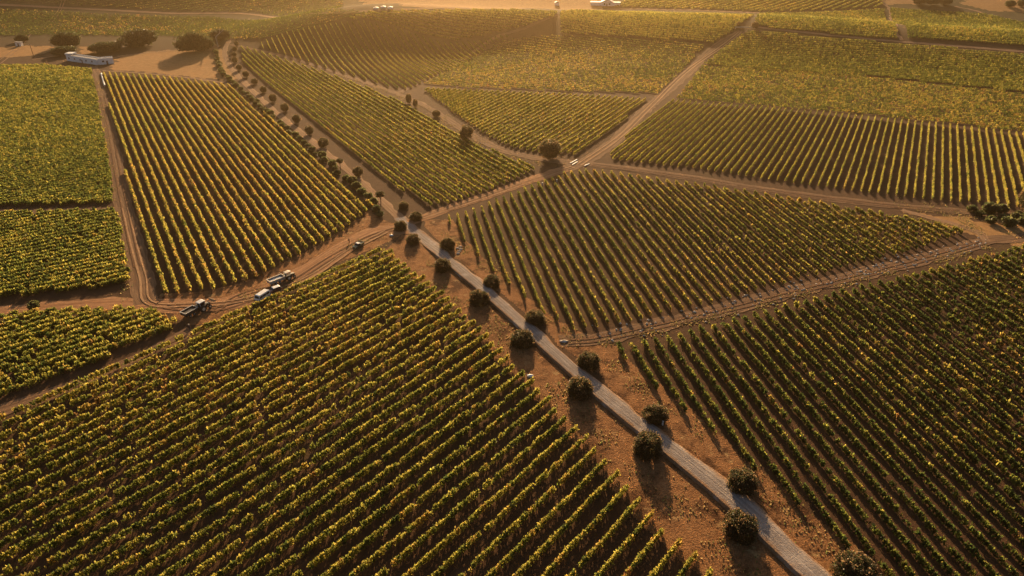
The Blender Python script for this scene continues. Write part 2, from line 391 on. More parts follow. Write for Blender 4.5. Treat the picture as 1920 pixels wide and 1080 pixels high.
track("wheel_track", [(-24, 128), (20, 98), (42, 78), (54, 62), (80, 50), (99, 32), (111, 16), (118, -8)], 0.9, M['dirt_pale'], 0.1)

M['rut'] = soil_material("packed_rut_soil", (0.12, 0.058, 0.03), (0.19, 0.095, 0.05), (0.27, 0.15, 0.08))
M['sand'] = soil_material("loose_sand", (0.33, 0.18, 0.09), (0.45, 0.265, 0.14), (0.54, 0.35, 0.20))
def ruts(px, m, gap=1.6, wd=0.38):
    a = smooth_line([P(*p)[:2] for p in px]); T = np.gradient(a, axis=0); T /= np.linalg.norm(T, axis=1)[:, None]; nr = np.stack([T[:, 1], -T[:, 0]], -1)
    for sgn in (-1, 1):
        L = a + nr * sgn * gap / 2; V = []
        for e in (-1, 0, 1):
            q = L + nr * (e * wd * (0.6 + 0.8 * vnoise(L[:, 0], L[:, 1], 4, sgn)))[:, None]; V.append(np.stack([q[:, 0], q[:, 1], zt(q[:, 0], q[:, 1]) + (0.20 if e == 0 else 0.18)], -1))
        V = np.stack(V, 1); i = np.arange(len(L) * 3).reshape(len(L), 3)
        F = np.stack([i[:-1, :-1], i[:-1, 1:], i[1:, 1:], i[1:, :-1]], -1).reshape(-1, 4)
        props(link("wheel_track", mesh_np("wheel_track", V.reshape(-1, 3), F, M[m], True)), kind='structure')
ruts([(1065, 642), (1140, 634), (1300, 597), (1500, 547), (1700, 496), (1845, 455)], 'rut', 1.7, 0.32)
ruts([(745, 428), (690, 446), (620, 484), (550, 528), (470, 562), (390, 582), (310, 575)], 'rut', 1.8, 0.25)
ruts([(725, 434), (660, 468), (590, 515), (520, 545), (440, 566), (360, 572), (280, 568), (268, 520), (250, 455), (234, 390)], 'sand', 1.7, 0.28)
ruts([(400, 586), (440, 560), (480, 545), (540, 540)], 'rut', 1.7, 0.22)
ruts([(258, 500), (240, 420), (220, 320), (206, 240), (192, 180)], 'rut', 1.8, 0.25)
ruts([(1085, 310), (1160, 258), (1222, 198), (1300, 124), (1388, 60)], 'sand', 2.0, 0.35)
ruts([(1110, 309), (1300, 335), (1440, 358), (1640, 383), (1800, 398)], 'rut', 2.0, 0.30)
ruts([(780, 412), (900, 373), (1020, 331), (1075, 313)], 'sand', 1.8, 0.28)
# the gravel avenue: a low causeway, steep on its downhill (left) edge
ROAD_LOW = [(1640, 1190), (1517, 1074), (1400, 956), (1330, 900), (1250, 838), (1186, 793), (1125, 737), (1068, 690), (1024, 650), (960, 589), (908, 544), (854, 500), (818, 470), (775, 433), (748, 408)]
ROAD_UP = [(748, 408), (726, 387), (690, 352), (650, 317), (600, 277), (560, 246), (520, 213), (490, 186), (465, 162), (440, 137), (424, 112), (420, 95), (428, 78), (440, 62)]
def road(name, px, hw0, m):
    L = smooth_line([P(*p)[:2] for p in px], 1.5); K = 12
    Lp = np.concatenate([L[:1] + (L[:1] - L[K:0:-1]), L, L[-1:] + (L[-1:] - L[-2:-K - 2:-1])]); L = np.stack([np.convolve(Lp[:, c], np.ones(2 * K + 1) / (2 * K + 1), 'valid') for c in (0, 1)], -1)
    T = np.gradient(L, axis=0); T /= np.linalg.norm(T, axis=1)[:, None]
    nrm = np.stack([T[:, 1], -T[:, 0]], -1)
    cum = np.concatenate([[0], np.cumsum(np.linalg.norm(np.diff(L, axis=0), axis=1))])
    yj = P(795, 452).y
    rise = 0.07 + 0.68 * (1 - sstep(yj - 14, yj + 2, L[:, 1]))
    hw = hw0 * (1 + 0.22 * (1 - sstep(80, 130, L[:, 1])))
    cols = [(-1.0, -0.15, None), (-1.0, 0.0, 1.0), (-0.93, 0, 1.0), (-0.45, 0, 1.02), (0, 0, 1.06), (0.45, 0, 1.02), (0.95, 0, 0.95), (1.0, 0.6, None)]
    V, UV = [], []
    for a, extra, hf in cols:
        e = a * hw + extra + ((vnoise(L[:, 0], L[:, 1], 2.5, a) - 0.5) * 0.22 if abs(a) == 1 else 0) + ((vnoise(L[:, 0], L[:, 1], 5.0, 8) - 0.5) * 1.5 if a > 0.9 else 0)
        q = L + nrm * e[:, None]; zz = zt(q[:, 0], q[:, 1])
        V.append(np.stack([q[:, 0], q[:, 1], zz + (rise * hf if hf else -0.05)], -1))
        UV.append(np.stack([cum, np.full(len(L), 0.5 + 0.5 * a)], -1))
    k = len(cols); V = np.stack(V, 1); UV = np.stack(UV, 1); i = np.arange(len(L) * k).reshape(len(L), k)
    F = np.stack([i[:-1, :-1], i[:-1, 1:], i[1:, 1:], i[1:, :-1]], -1).reshape(-1, 4)
    props(link(name, mesh_np(name, V.reshape(-1, 3), F, M[m], False, uv=UV.reshape(-1, 2))), kind='structure')
road("gravel_road", ROAD_LOW, 2.05, 'gravel'); road("dirt_road", ROAD_UP, 1.6, 'dirt_pale')

# ------------------------------------------------------------------ vines
GREEN, YG, OCH, RUST, DEEP = (0.175, 0.198, 0.031), (0.43, 0.375, 0.058), (0.54, 0.36, 0.07), (0.42, 0.21, 0.06), (0.055, 0.085, 0.018)
PAL = np.array([GREEN, YG, OCH, RUST, DEEP])
def leaves(cx, cy, cz, size, up, asp=1.5):
    """kite shaped leaves at the given points; returns V (n*4,3) and F (n,4)"""
    n = len(cx)
    a = RNG.normal(size=(n, 3)); a[:, 2] = np.abs(a[:, 2]) * up + 0.15; a /= np.linalg.norm(a, axis=1)[:, None]
    b = np.cross(a, RNG.normal(size=(n, 3))); b /= np.linalg.norm(b, axis=1)[:, None] + 1e-9
    c = np.stack([cx, cy, cz], -1); s = np.asarray(size)[:, None]
    V = np.stack([c - a * s * asp * .5, c + b * s * .5 - a * s * .05, c + a * s * asp * .5, c - b * s * .5 + a * s * .05], 1)
    return V.reshape(-1, 3), np.arange(n * 4).reshape(n, 4)
def vine_row(p0, p1, f):
    """foliage of one row between two plan points"""
    d = np.array(p1) - np.array(p0); Ln = float(np.linalg.norm(d)); d = d / Ln; nr = np.array([d[1], -d[0]])
    mid = 0.5 * (np.array(p0) + np.array(p1)); dist = math.hypot(float(np.linalg.norm(mid)), 100)
    q = dist / 140
    s0 = 0.31 * max(0.95, q ** 0.5); dens = f['dens'] * 78 / max(0.85, q ** 0.95)
    fine = sstep(1.9, 3.4, q); s0 *= 1 - 0.33 * float(fine); dens *= 1 + 0.75 * float(fine)
    npl = max(2, int(Ln / 1.15)); amp = RNG.uniform(0.80, 1.10, npl)
    xs = p0[0] + d[0] * np.arange(npl) * 1.15; ys = p0[1] + d[1] * np.arange(npl) * 1.15
    amp *= 0.72 + 0.5 * vnoise(xs, ys, 14, 5)
    miss = RNG.random(npl) < f['gap'] * (0.3 + 1.6 * vnoise(xs, ys, 25, 9)); amp[miss] *= RNG.uniform(0.0, 0.45, miss.sum())
    n = int(Ln * dens); t = RNG.uniform(0, Ln, n); k = np.minimum((t / 1.15).astype(int), npl - 1)
    am = amp[k]; keep = RNG.random(n) < am; t, k, am = t[keep], k[keep], am[keep]; n = len(t)
    tt = t + (1.15 * (k + 0.5) - t) * 0.14
    hh = RNG.beta(1.7, 1.25, n); wz = f['w'] * (0.55 + 0.6 * np.sin(np.clip(hh, 0, 1) * math.pi * 0.85 + 0.3))
    lat = RNG.normal(0, 1, n) * wz * 0.30 + 0.07 * np.sin(tt * 0.35 + RNG.uniform(0, 6)) 
    h = 0.25 + hh * (f['h'] - 0.25) * (0.45 + 0.6 * am) + (RNG.random(n) < 0.07) * RNG.uniform(0.1, 0.4, n)
    x = p0[0] + d[0] * tt + nr[0] * lat; y = p0[1] + d[1] * tt + nr[1] * lat; z = zt(x, y) + h
    size = s0 * RNG.uniform(0.55, 1.45, n)
    V, F = leaves(x, y, z, size * 0.88, 2.6, 2.1)
    # autumn colouring differs from plant to plant and drifts across the field
    pn = vnoise(xs, ys, f.get('patch', 22), f['seed']) + 0.55 * (vnoise(xs, ys, 3.0, f['seed'] + 3) - 0.5)
    if 'grad' in f: pn = pn + 0.45 * sstep(f['grad'][0], f['grad'][1], ys - 0.35 * xs) - 0.22
    wts = np.array(f['mix'], float)[None, :] * np.stack([1.5 - pn, 0.5 + pn, pn * pn * 1.8, pn ** 3 * 2.0, 1.4 - pn], -1).clip(0.02)
    cdf = np.cumsum(wts / wts.sum(1, keepdims=True), 1)[k]
    ci = (RNG.random(n)[:, None] > cdf).sum(1).clip(0, 4)
    plant = (RNG.random(npl)[:, None] > np.cumsum(wts / wts.sum(1, keepdims=True), 1)).sum(1).clip(0, 4)[k]
    ci = np.where(RNG.random(n) < 0.62, plant, ci)
    col = PAL[ci] * (1 + (RNG.random((n, 1)) - 0.5) * (0.8 - 0.4 * float(fine))) * (1 + RNG.normal(0, 0.06, (n, 3)))
    # woody cordon along the row, on short vine trunks
    ns = max(2, int(Ln / 3)); tc = np.linspace(0, Ln, ns); cx_, cy_ = p0[0] + d[0] * tc, p0[1] + d[1] * tc; cz_ = zt(cx_, cy_) + 0.62
    ring = [(-.05, 0), (0, .06), (.05, 0), (0, -.06)]
    CV = np.stack([np.stack([cx_ + nr[0] * l, cy_ + nr[1] * l, cz_ + h_], -1) for l, h_ in ring], 1).reshape(-1, 3)
    ci_ = np.arange(ns * 4).reshape(ns, 4); CF = np.stack([ci_[:-1], ci_[1:], np.roll(ci_[1:], -1, 1), np.roll(ci_[:-1], -1, 1)], -1).reshape(-1, 4)
    TV = np.stack([np.stack([cx_ + d[0] * a_ * .06, cy_ + d[1] * a_ * .06, cz_ + b_], -1) for a_, b_ in ((-1, -.8), (1, -.8), (1, .02), (-1, .02))], 1).reshape(-1, 3); TF = np.arange(ns * 4).reshape(ns, 4)
    nv = len(V); V = np.concatenate([V, CV, TV]); F = np.concatenate([F, CF + nv, TF + nv + len(CV)])
    col = np.concatenate([col, np.tile([[0.07, 0.045, 0.03]], (len(CF) + len(TF), 1))])
    return V, F, col.clip(0.004, 0.9)
def clip_rows(f):
    poly = [P(*p)[:2] for p in f['poly']]; a = az_of_vp(f['vp']); d = np.array([math.sin(a), math.cos(a)]); nr = np.array([d[1], -d[0]])
    u = [p[0] * nr[0] + p[1] * nr[1] for p in poly]; v = [p[0] * d[0] + p[1] * d[1] for p in poly]
    rows = []; k = 0; o = min(u) + f['sp'] * 0.4
    while o < max(u):
        cr = []
        for i in range(len(poly)):
            j = (i + 1) % len(poly)
            if (u[i] > o) != (u[j] > o): cr.append(v[i] + (v[j] - v[i]) * (o - u[i]) / (u[j] - u[i]))
        cr.sort()
        segs = [(cr[i], cr[i + 1]) for i in range(0, len(cr) - 1, 2) if cr[i + 1] - cr[i] > 4]
        if segs:
            s0, s1 = segs[0][0] + RNG.uniform(-0.6, 0.8), segs[-1][1] - RNG.uniform(-0.6, 0.8)
            rows.append((nr * o + d * s0, nr * o + d * s1))
        o += f['sp'] * (1 + RNG.normal(0, 0.012)); k += 1
    if f.get('rev'): rows.reverse()
    return rows
ONES = ['', 'first', 'second', 'third', 'fourth', 'fifth', 'sixth', 'seventh', 'eighth', 'ninth', 'tenth', 'eleventh', 'twelfth', 'thirteenth', 'fourteenth', 'fifteenth', 'sixteenth', 'seventeenth', 'eighteenth', 'nineteenth']
def ordinal(n):
    if n < 20: return ONES[n]
    tens, one = divmod(n, 10)
    if tens >= 10: return '%dth' % n
    if one == 0: return {2: 'twentieth', 3: 'thirtieth', 4: 'fortieth', 5: 'fiftieth', 6: 'sixtieth', 7: 'seventieth', 8: 'eightieth', 9: 'ninetieth'}[tens]
    return {2: 'twenty', 3: 'thirty', 4: 'forty', 5: 'fifty', 6: 'sixty', 7: 'seventy', 8: 'eighty', 9: 'ninety'}[tens] + '-' + ONES[one]
FAR_TOP = [(-80, -40), (300, -40), (640, -40), (640, 18), (480, 22), (320, 20), (185, 12), (-80, 3)]
FIELDS = [
    dict(key='far', poly=FAR_TOP, vp=3400, sp=6, w=0.9, h=1.0, dens=0.30, gap=0.15, mix=(1.0, .1, .5, .4, 5), seed=21),
    dict(key='front', poly=[(722, 464), (762, 502), (830, 550), (905, 626), (1000, 722), (1130, 858), (1240, 990), (1345, 1085), (1440, 1190), (-500, 1190), (-420, 930), (0, 806), (200, 738), (300, 694), (400, 636), (480, 590), (560, 545), (640, 502)], vp=2220, sp=3.5, rev=True, w=0.62, h=1.7, dens=1.0, gap=0.10, mix=(2.2, 4.2, 1.9, .22, .5), seed=1, patch=30, grad=(110, 210),
         lab='{} vine row below the tractor track, in the large front field', grp='vine rows in the large front field left of the avenue'),
    dict(key='right', poly=[(1150, 655), (1225, 642), (1300, 622), (1430, 588), (1560, 556), (1730, 512), (1900, 468), (2100, 430), (2500, 700), (2300, 1190), (1730, 1190), (1640, 1075), (1530, 980), (1420, 890), (1300, 790), (1210, 715)], vp=690, sp=3.4, w=0.66, h=1.7, dens=1.0, gap=0.12, mix=(3.2, .9, .38, .12, 4.0), seed=2, patch=18,
         lab='{} vine row from the avenue, in the dark green field at lower right', grp='vine rows in the dark green field at lower right'),
    dict(key='centre', poly=[(835, 412), (900, 392), (965, 362), (1060, 326), (1110, 322), (1200, 334), (1320, 350), (1440, 368), (1600, 394), (1700, 410), (1815, 438), (1700, 474), (1560, 510), (1440, 543), (1300, 578), (1190, 604), (1080, 620), (1020, 592), (935, 520), (870, 455)], vp=690, sp=3.2, w=0.36, h=1.45, dens=0.72, gap=0.08, mix=(2.6, 3.2, 1.2, .4, .9), seed=3, patch=26,
         lab='{} vine row from the avenue, in the green field right of the crossroads', grp='vine rows in the green field right of the crossroads'),
    dict(key='autumn', poly=[(192, 139), (260, 142), (340, 150), (432, 162), (520, 236), (610, 312), (700, 392), (640, 435), (560, 480), (480, 522), (400, 545), (304, 553), (264, 430), (227, 290)], vp=60, sp=3.05, w=0.70, h=1.65, dens=0.95, gap=0.06, mix=(0.3, 2.4, 4.6, 1.4, .02), seed=4, patch=30,
         lab='{} vine row from the left dirt track, in the yellowing autumn field', grp='vine rows in the yellowing autumn field'),
    dict(key='strip', poly=[(452, 88), (520, 108), (600, 134), (700, 170), (790, 212), (880, 268), (950, 296), (1008, 316), (960, 340), (900, 364), (850, 382), (795, 390), (720, 332), (640, 270), (560, 206), (500, 156), (455, 116)], vp=62, sp=3.1, w=0.50, h=1.5, dens=0.75, gap=0.05, mix=(2.8, 3.2, .8, .2, .8), seed=5, patch=40,
         lab='{} vine row from the avenue, in the long strip field above the crossroads', grp='vine rows in the long strip field above the crossroads'),
    dict(key='upright', poly=[(1258, 190), (1440, 203), (1600, 219), (1760, 234), (1920, 252), (2060, 268), (2060, 400), (1900, 388), (1760, 376), (1640, 364), (1440, 338), (1300, 316), (1138, 300), (1180, 250)], vp=1775, sp=3.05, w=0.30, h=1.4, dens=0.75, gap=0.05, mix=(1.2, 4.2, .8, .1, .1), seed=6, patch=40,
         lab='{} thin bright vine row right of the brown dirt road, upper right', grp='thin bright vine rows in the upper right field'),
    dict(key='upmid', poly=[(792, 168), (900, 172), (1050, 178), (1212, 188), (1160, 235), (1085, 292), (1020, 288), (960, 278), (900, 248), (850, 212)], vp=1775, sp=3.05, rev=True, w=0.40, h=1.45, dens=0.7, gap=0.05, mix=(1.6, 3.6, .9, .1, .4), seed=7, patch=40,
         lab='{} vine row from the brown dirt road, in the hazy field left of it', grp='vine rows in the hazy field left of the dirt road'),
    dict(key='corner', poly=[(-200, 600), (0, 592), (150, 583), (285, 580), (340, 608), (290, 632), (200, 672), (100, 710), (0, 744), (-200, 800)], vp=2600, sp=2.7, rev=True, w=1.25, h=1.7, dens=1.25, gap=0.10, mix=(2.6, 4.2, 1.1, .25, .8), seed=8, patch=15,
         lab='{} vine row from the top, in the leafy corner field by the tractor', grp='vine rows in the leafy corner field'),
    dict(key='plot', poly=[(-220, 405), (0, 402), (120, 400), (222, 397), (236, 470), (246, 534), (150, 546), (0, 562), (-220, 580)], vp=3400, sp=2.7, rev=True, w=1.3, h=1.7, dens=1.3, gap=0.03, mix=(3.4, 2.4, .25, .03, 1.8), seed=9, patch=25,
         lab='{} vine row from the top, in the green plot below the left cross track', grp='vine rows in the green plot below the left cross track'),
    dict(key='upleft', poly=[(-160, 128), (0, 124), (90, 124), (172, 132), (186, 200), (203, 290), (214, 382), (100, 386), (-200, 390)], vp=3400, sp=2.7, w=1.3, h=1.6, dens=1.25, gap=0.02, mix=(3.4, 1.9, .2, .02, 2.2), seed=10, patch=45,
         lab='{} vine row from the left cross track, in the tall green field above it', grp='vine rows in the tall green field at upper left'),
    dict(key='knoll', poly=[(492, 80), (540, 62), (620, 46), (690, 42), (760, 58), (830, 82), (900, 78), (1010, 54), (920, 82), (840, 133), (765, 168), (735, 166), (650, 139), (560, 111), (476, 86)], vp=300, sp=4.0, w=0.38, h=1.4, dens=0.75, gap=0.03, mix=(2, 3, .8, .1, .6), seed=11),
    dict(key='far', poly=[(795, 158), (850, 126), (930, 80), (1050, 66), (1200, 74), (1326, 84), (1305, 102), (1234, 176), (1050, 172), (900, 166)], vp=-2600, sp=4.2, w=0.5, h=1.0, dens=0.42, gap=0.08, mix=(1.6, 1.2, 1.4, .2, 2.4), seed=12),
    dict(key='far', poly=[(1050, 23), (1200, 23), (1415, 30), (1385, 52), (1335, 82), (1200, 71), (1052, 63)], vp=-2600, sp=4.2, w=1.1, h=1.5, dens=1.0, gap=0.03, mix=(2, 4, .6, .1, .8), seed=13),
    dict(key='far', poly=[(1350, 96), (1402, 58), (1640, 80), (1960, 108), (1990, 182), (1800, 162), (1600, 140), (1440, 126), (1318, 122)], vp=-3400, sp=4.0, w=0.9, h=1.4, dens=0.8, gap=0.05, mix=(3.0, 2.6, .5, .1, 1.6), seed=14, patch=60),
    dict(key='far', poly=[(1316, 124), (1440, 128), (1600, 142), (1800, 164), (1990, 184), (2000, 246), (1900, 246), (1600, 214), (1440, 199), (1270, 184)], vp=-3400, sp=4.0, w=0.55, h=1.1, dens=0.5, gap=0.08, mix=(2.2, 1.4, 1.0, .2, 2.2), seed=24, patch=60),  # slope shade painted in: darker, browner vine mix than the strip above
    dict(key='far', poly=[(1412, 50), (1425, 26), (1658, 17), (1682, 74), (1600, 69)], vp=-3400, sp=4.5, w=1.2, h=1.5, dens=1.0, gap=0.03, mix=(3, 1.8, .3, .1, 2.2), seed=15),
    dict(key='far', poly=[(1668, 16), (1840, 26), (1980, 54), (1980, 92), (1700, 72)], vp=-3400, sp=4.5, w=1.2, h=1.5, dens=1.0, gap=0.03, mix=(3.4, 1.6, .3, .1, 2.6), seed=16),
    dict(key='far', poly=[(690, 24), (860, 19), (1045, 23), (1040, 32), (985, 50), (900, 70), (840, 78), (760, 54), (690, 36), (640, 40)], vp=-3400, sp=4.5, w=1.1, h=1.5, dens=1.0, gap=0.03, mix=(2, 3, 1, .2, .8), seed=17),
    dict(key='far', poly=[(1140, 14), (1200, -10), (1650, -10), (1655, 14), (1420, 22)], vp=2600, sp=5.5, w=1.4, h=1.6, dens=1.0, gap=0.03, mix=(2.4, 2.4, 1, .2, 1.4), seed=18),
    dict(key='far', poly=[(-80, 16), (180, 26), (400, 32), (690, 26), (620, 44), (492, 74), (430, 74), (300, 68), (120, 66), (-80, 70)], vp=3400, sp=4.5, w=0.7, h=1.0, dens=0.34, gap=0.05, mix=(1.0, .1, .5, .4, 5), seed=19),
]
allrows = []
for f in FIELDS:
    for i, (a, b) in enumerate(clip_rows(f)):
        m_ = 0.5 * (a + b); pm = ppm((m_[0], m_[1], 0))
        # how large the row shows: visible length times height, both in photo pixels
        ts = np.linspace(0, 1, 20); q = a[None] + (b - a)[None] * ts[:, None]
        k = FPX / (q[:, 1] * CP + CAM_H * SP); X_ = 960 + q[:, 0] * k; Y_ = 540 - ((-CAM_H) * CP + q[:, 1] * SP) * k
        vis = (X_ > 0) & (X_ < 1920) & (Y_ > 0) & (Y_ < 1080)
        area = float((vis * k * k).sum()) * float(np.linalg.norm(b - a)) / 20
        allrows.append((area if f['key'] not in ('far',) else area * 0.01, f, i, a, b))
allrows.sort(key=lambda r: -r[0])
rest = []
for n, (area, f, i, a, b) in enumerate(allrows):
    if n >= 298 or area <= 0 or f['key'] in ('far', 'knoll'):
        rest.append((f, a, b)); continue
    V, F, col = vine_row(a, b, f)
    org = np.array([a[0], a[1], float(zt(a[0], a[1]))])
    o = link("vine_row", mesh_np("vine_row", V - org, F, M['vine'], leafcol=col)); o.location = org
    props(o, f['lab'].format(ordinal(i + 1)), "vine row", f['grp'])
Vs, Fs, Cs, off = [], [], [], 0
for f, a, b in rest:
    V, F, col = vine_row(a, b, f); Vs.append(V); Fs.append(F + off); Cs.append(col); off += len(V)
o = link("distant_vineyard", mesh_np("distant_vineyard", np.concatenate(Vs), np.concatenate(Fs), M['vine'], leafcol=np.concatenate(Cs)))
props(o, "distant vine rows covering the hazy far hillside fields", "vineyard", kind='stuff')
print("rows", len(allrows), "rest", len(rest), "rest leaves", off // 4)

# ------------------------------------------------------------------ trees and bushes
def crown_mesh(name, rx, ry, rz, zc, n, size, pal, clumps=26, seed=0, spread=0.2, flat=0.0, up=0.5, rim_glow=None):
    """leaf clumps over and inside an ellipsoid, uneven outline"""
    rg = np.random.default_rng(seed)
    cd = rg.normal(size=(clumps, 3)); cd[:, 2] = cd[:, 2] * 0.9 + 0.15; cd /= np.linalg.norm(cd, axis=1)[:, None]
    cc = cd * rg.uniform(0.55, 0.9, (clumps, 1))
    k = rg.integers(0, clumps, n); p = cc[k] + rg.normal(0, spread, (n, 3))
    r = np.linalg.norm(p, axis=1); lim = 1.0 + 0.07 * rg.normal(size=clumps)[k]
    p = p / np.maximum(1, r / lim)[:, None]
    p[:, 2] = np.maximum(p[:, 2], -1 + flat + rg.uniform(0, 0.12, n))
    V, F = leaves(p[:, 0] * rx, p[:, 1] * ry, p[:, 2] * rz + zc, size * rg.uniform(0.7, 1.3, n), up)
    col = np.array(pal)[rg.integers(0, len(pal), n)] * rg.uniform(0.7, 1.3, (n, 1)) * (0.85 + 0.3 * rg.random(clumps))[k][:, None]
    if rim_glow is not None:   # backlit rim put into the colour: outermost leaves paler and redder
        o = (np.linalg.norm(p, axis=1) > 0.93) & (rg.random(n) < 0.55); col[o] = np.array(rim_glow) * rg.uniform(0.6, 1.3, (o.sum(), 1))
    return mesh_np(name, V, F, M['tree'], leafcol=col.clip(0.003, 0.9))
def trunk_mesh(name, h, r, limbs=5, spread=1.0, m='bark', seed=0):
    rg = random.Random(seed); b = MB(); b.tube((0, 0, -0.2), (0.05 * h, 0, h * 0.55), r, r * 0.75)
    for i in range(limbs):
        a = i * 6.283 / limbs + rg.uniform(-.4, .4); s = spread * rg.uniform(0.6, 1)
        b.tube((0.04 * h, 0, h * 0.5), (math.cos(a) * s, math.sin(a) * s, h * rg.uniform(0.85, 1.1)), r * 0.5, r * 0.18, 6)
    bmesh.ops.recalc_face_normals(b.bm, faces=b.bm.faces)
    me = bpy.data.meshes.new(name); b.bm.to_mesh(me); b.bm.free(); me.materials.append(M[m]); return me
DARKPAL = [(0.03, 0.042, 0.016), (0.045, 0.06, 0.02), (0.06, 0.055, 0.025), (0.10, 0.075, 0.035), (0.20, 0.12, 0.06)]
OLIVE = [(0.07, 0.10, 0.03), (0.11, 0.135, 0.04), (0.16, 0.16, 0.055)]
RIM_GLOW = (0.34, 0.20, 0.095)  # warm leaf colour for the painted rim light on crowns
ROUND = [(crown_mesh("crown", 1, 1, 0.85 + 0.08 * (i % 2), 0.42, 12000, 0.056, DARKPAL, 150, 20 + i, 0.085, 0.5, rim_glow=RIM_GLOW), trunk_mesh("trunk", 0.9, 0.06, 5, 0.5, seed=i)) for i in range(4)]
BALL = [(crown_mesh("crown", 1, 1, 0.92, 0.88, 9000, 0.062, DARKPAL, 110, 40 + i, 0.10, 0.12, rim_glow=RIM_GLOW), trunk_mesh("trunk", 0.9, 0.07, 5, 0.5, seed=i + 5)) for i in range(3)]
def tree(name, base, wpx, hfac, label, cat, group, meshes, rz=None, wfac=1.0):
    r = wpx / ppm(base) / 2 * 1.06
    t = thing(name, base, random.uniform(0, 6.28) if rz is None else rz, label, cat, group)
    sx, sy, sz = random.uniform(.94, 1.07), random.uniform(.94, 1.07), random.uniform(.9, 1.12)
    for nm, me in (("crown", meshes[0]), ("trunk", meshes[1])):
        o = link(nm, me, t); o.scale = (r * wfac * sx, r * sy, r * hfac * sz)
    return t
RIGHT = [(1598, 1082, 82), (1389, 914, 60), (1227, 786, 51), (1104, 686, 44), (1003, 604, 38), (922, 536, 34), (839, 466, 31), (780, 412, 24), (757, 390, 21)]
LEFT = [(1387, 1000, 70), (1214, 848, 59), (1086, 738, 49), (979, 644, 45), (898, 568, 40), (830, 506, 33), (775, 455, 27), (751, 430, 25)]
for i, (x, y, wd) in enumerate(RIGHT):
    tree("round_tree", P(x, y), wd, 1.0, "round dark tree, %s from the bottom on the avenue's right side" % ordinal(i + 1), "tree", "round trees lining the gravel avenue", ROUND[i % 4])
for i, (x, y, wd) in enumerate(LEFT):
    tree("round_tree", P(x, y), wd, 1.0, "round dark tree, %s from the bottom on the avenue's left side" % ordinal(i + 1), "tree", "round trees lining the gravel avenue", ROUND[(i + 2) % 4])
UP = [(672, 331, 20), (607, 276, 20), (581, 252, 18), (557, 231, 17), (535, 209, 16), (513, 191, 15), (495, 174, 14), (478, 158, 13), (462, 145, 13), (449, 132, 12), (441, 118, 11), (440, 106, 10), (441, 96, 9), (444, 86, 9)]
for i, (x, y, wd) in enumerate(UP):
    tree("round_tree", P(x, y), wd, 1.0, "small round tree, %s above the crossroads along the upper avenue" % ordinal(i + 1), "tree", "small round trees along the upper avenue", BALL[i % 3])
# lollipop trees on bare trunks
LOLL = (crown_mesh("crown", 1, 1, 0.6, 2.6, 2600, 0.13, DARKPAL, 20, 60, 0.2), trunk_mesh("trunk", 2.6, 0.10, 5, 0.5, seed=9))
tree("standard_tree", P(714, 386), 18, 1.0, "lollipop shaped tree on a bare trunk, nearer the crossroads", "tree", None, LOLL)
tree("standard_tree", P(639, 318), 14, 0.95, "lollipop shaped tree on a bare trunk, farther up the avenue", "tree", None, LOLL)
# low shrubs down the left side of the upper avenue
SHRUB = [(crown_mesh("shrub", 1, 1, 0.7, 0.62, 700, 0.26, OLIVE + [(0.12, 0.10, 0.045)], 12, 70 + i, 0.22)) for i in range(3)]
SL = smooth_line([P(*p)[:2] for p in [(728, 418), (700, 385), (668, 352), (640, 328), (600, 296), (560, 262), (525, 236), (500, 212), (470, 186), (440, 160), (418, 138), (408, 115), (406, 96)]], 1.0)
d_ = 0.0; j = 0
for i in range(1, len(SL)):
    d_ += float(np.linalg.norm(SL[i] - SL[i - 1]))
    if d_ > 5.4:
        d_ = 0.0; j += 1
        q = SL[i] + RNG.normal(0, 0.5, 2); r = RNG.uniform(1.2, 2.0)
        o = link("shrub", SHRUB[j % 3]); o.location = (q[0], q[1], float(zt(*q))); o.scale = (r, r, r * RNG.uniform(0.9, 1.2)); o.rotation_euler = (0, 0, RNG.uniform(0, 6))
        props(o, "low olive shrub, %s up from the crossroads between yellowing field and avenue" % ordinal(j), "shrub", "low shrubs beside the upper avenue")
BROAD = [(crown_mesh("crown", 1, 0.8, 0.45, 0.42, 7500, 0.07, DARKPAL[:3], 44, 90 + i, 0.15, 0.25), trunk_mesh("trunk", 0.5, 0.035, 7, 0.6, seed=30 + i)) for i in range(3)]
for (x, y, wd, hf, lb) in [
        (262, 86, 72, 0.95, "broad dark tree clump behind the dry grass field, widest of its kind"), (366, 96, 62, 1.25, "broad umbrella tree casting a long shadow on the dry grass field"),
        (128, 88, 50, 1.2, "broad dark tree standing behind the white building's left end"), (122, 103, 44, 0.7, "low wide bush against the white building's left end"),
        (200, 97, 56, 0.75, "dark spreading tree between the white building and the widest clump"), (412, 76, 44, 1.0, "dark tree at the top end of the avenue"),
        (42, 78, 22, 1.4, "dark tree above the small white hut at far left"), (1724, 8, 26, 1.4, "leftmost dark tree of the far clump beside golden grass"),
        (1748, 9, 26, 1.4, "middle dark tree of the far clump beside golden grass"), (1772, 9, 22, 1.2, "rightmost dark tree of the far clump beside golden grass"),
        (1893, 13, 20, 1.3, "round dark tree standing alone in golden grass at top right"), (1916, 12, 20, 1.3, "dark tree at the top right corner of the view")]:
    tree("broad_tree", P(x, y), wd, hf, lb, "tree", "broad dark trees around the far fields", BROAD[int(x) % 3], rz=0.3)
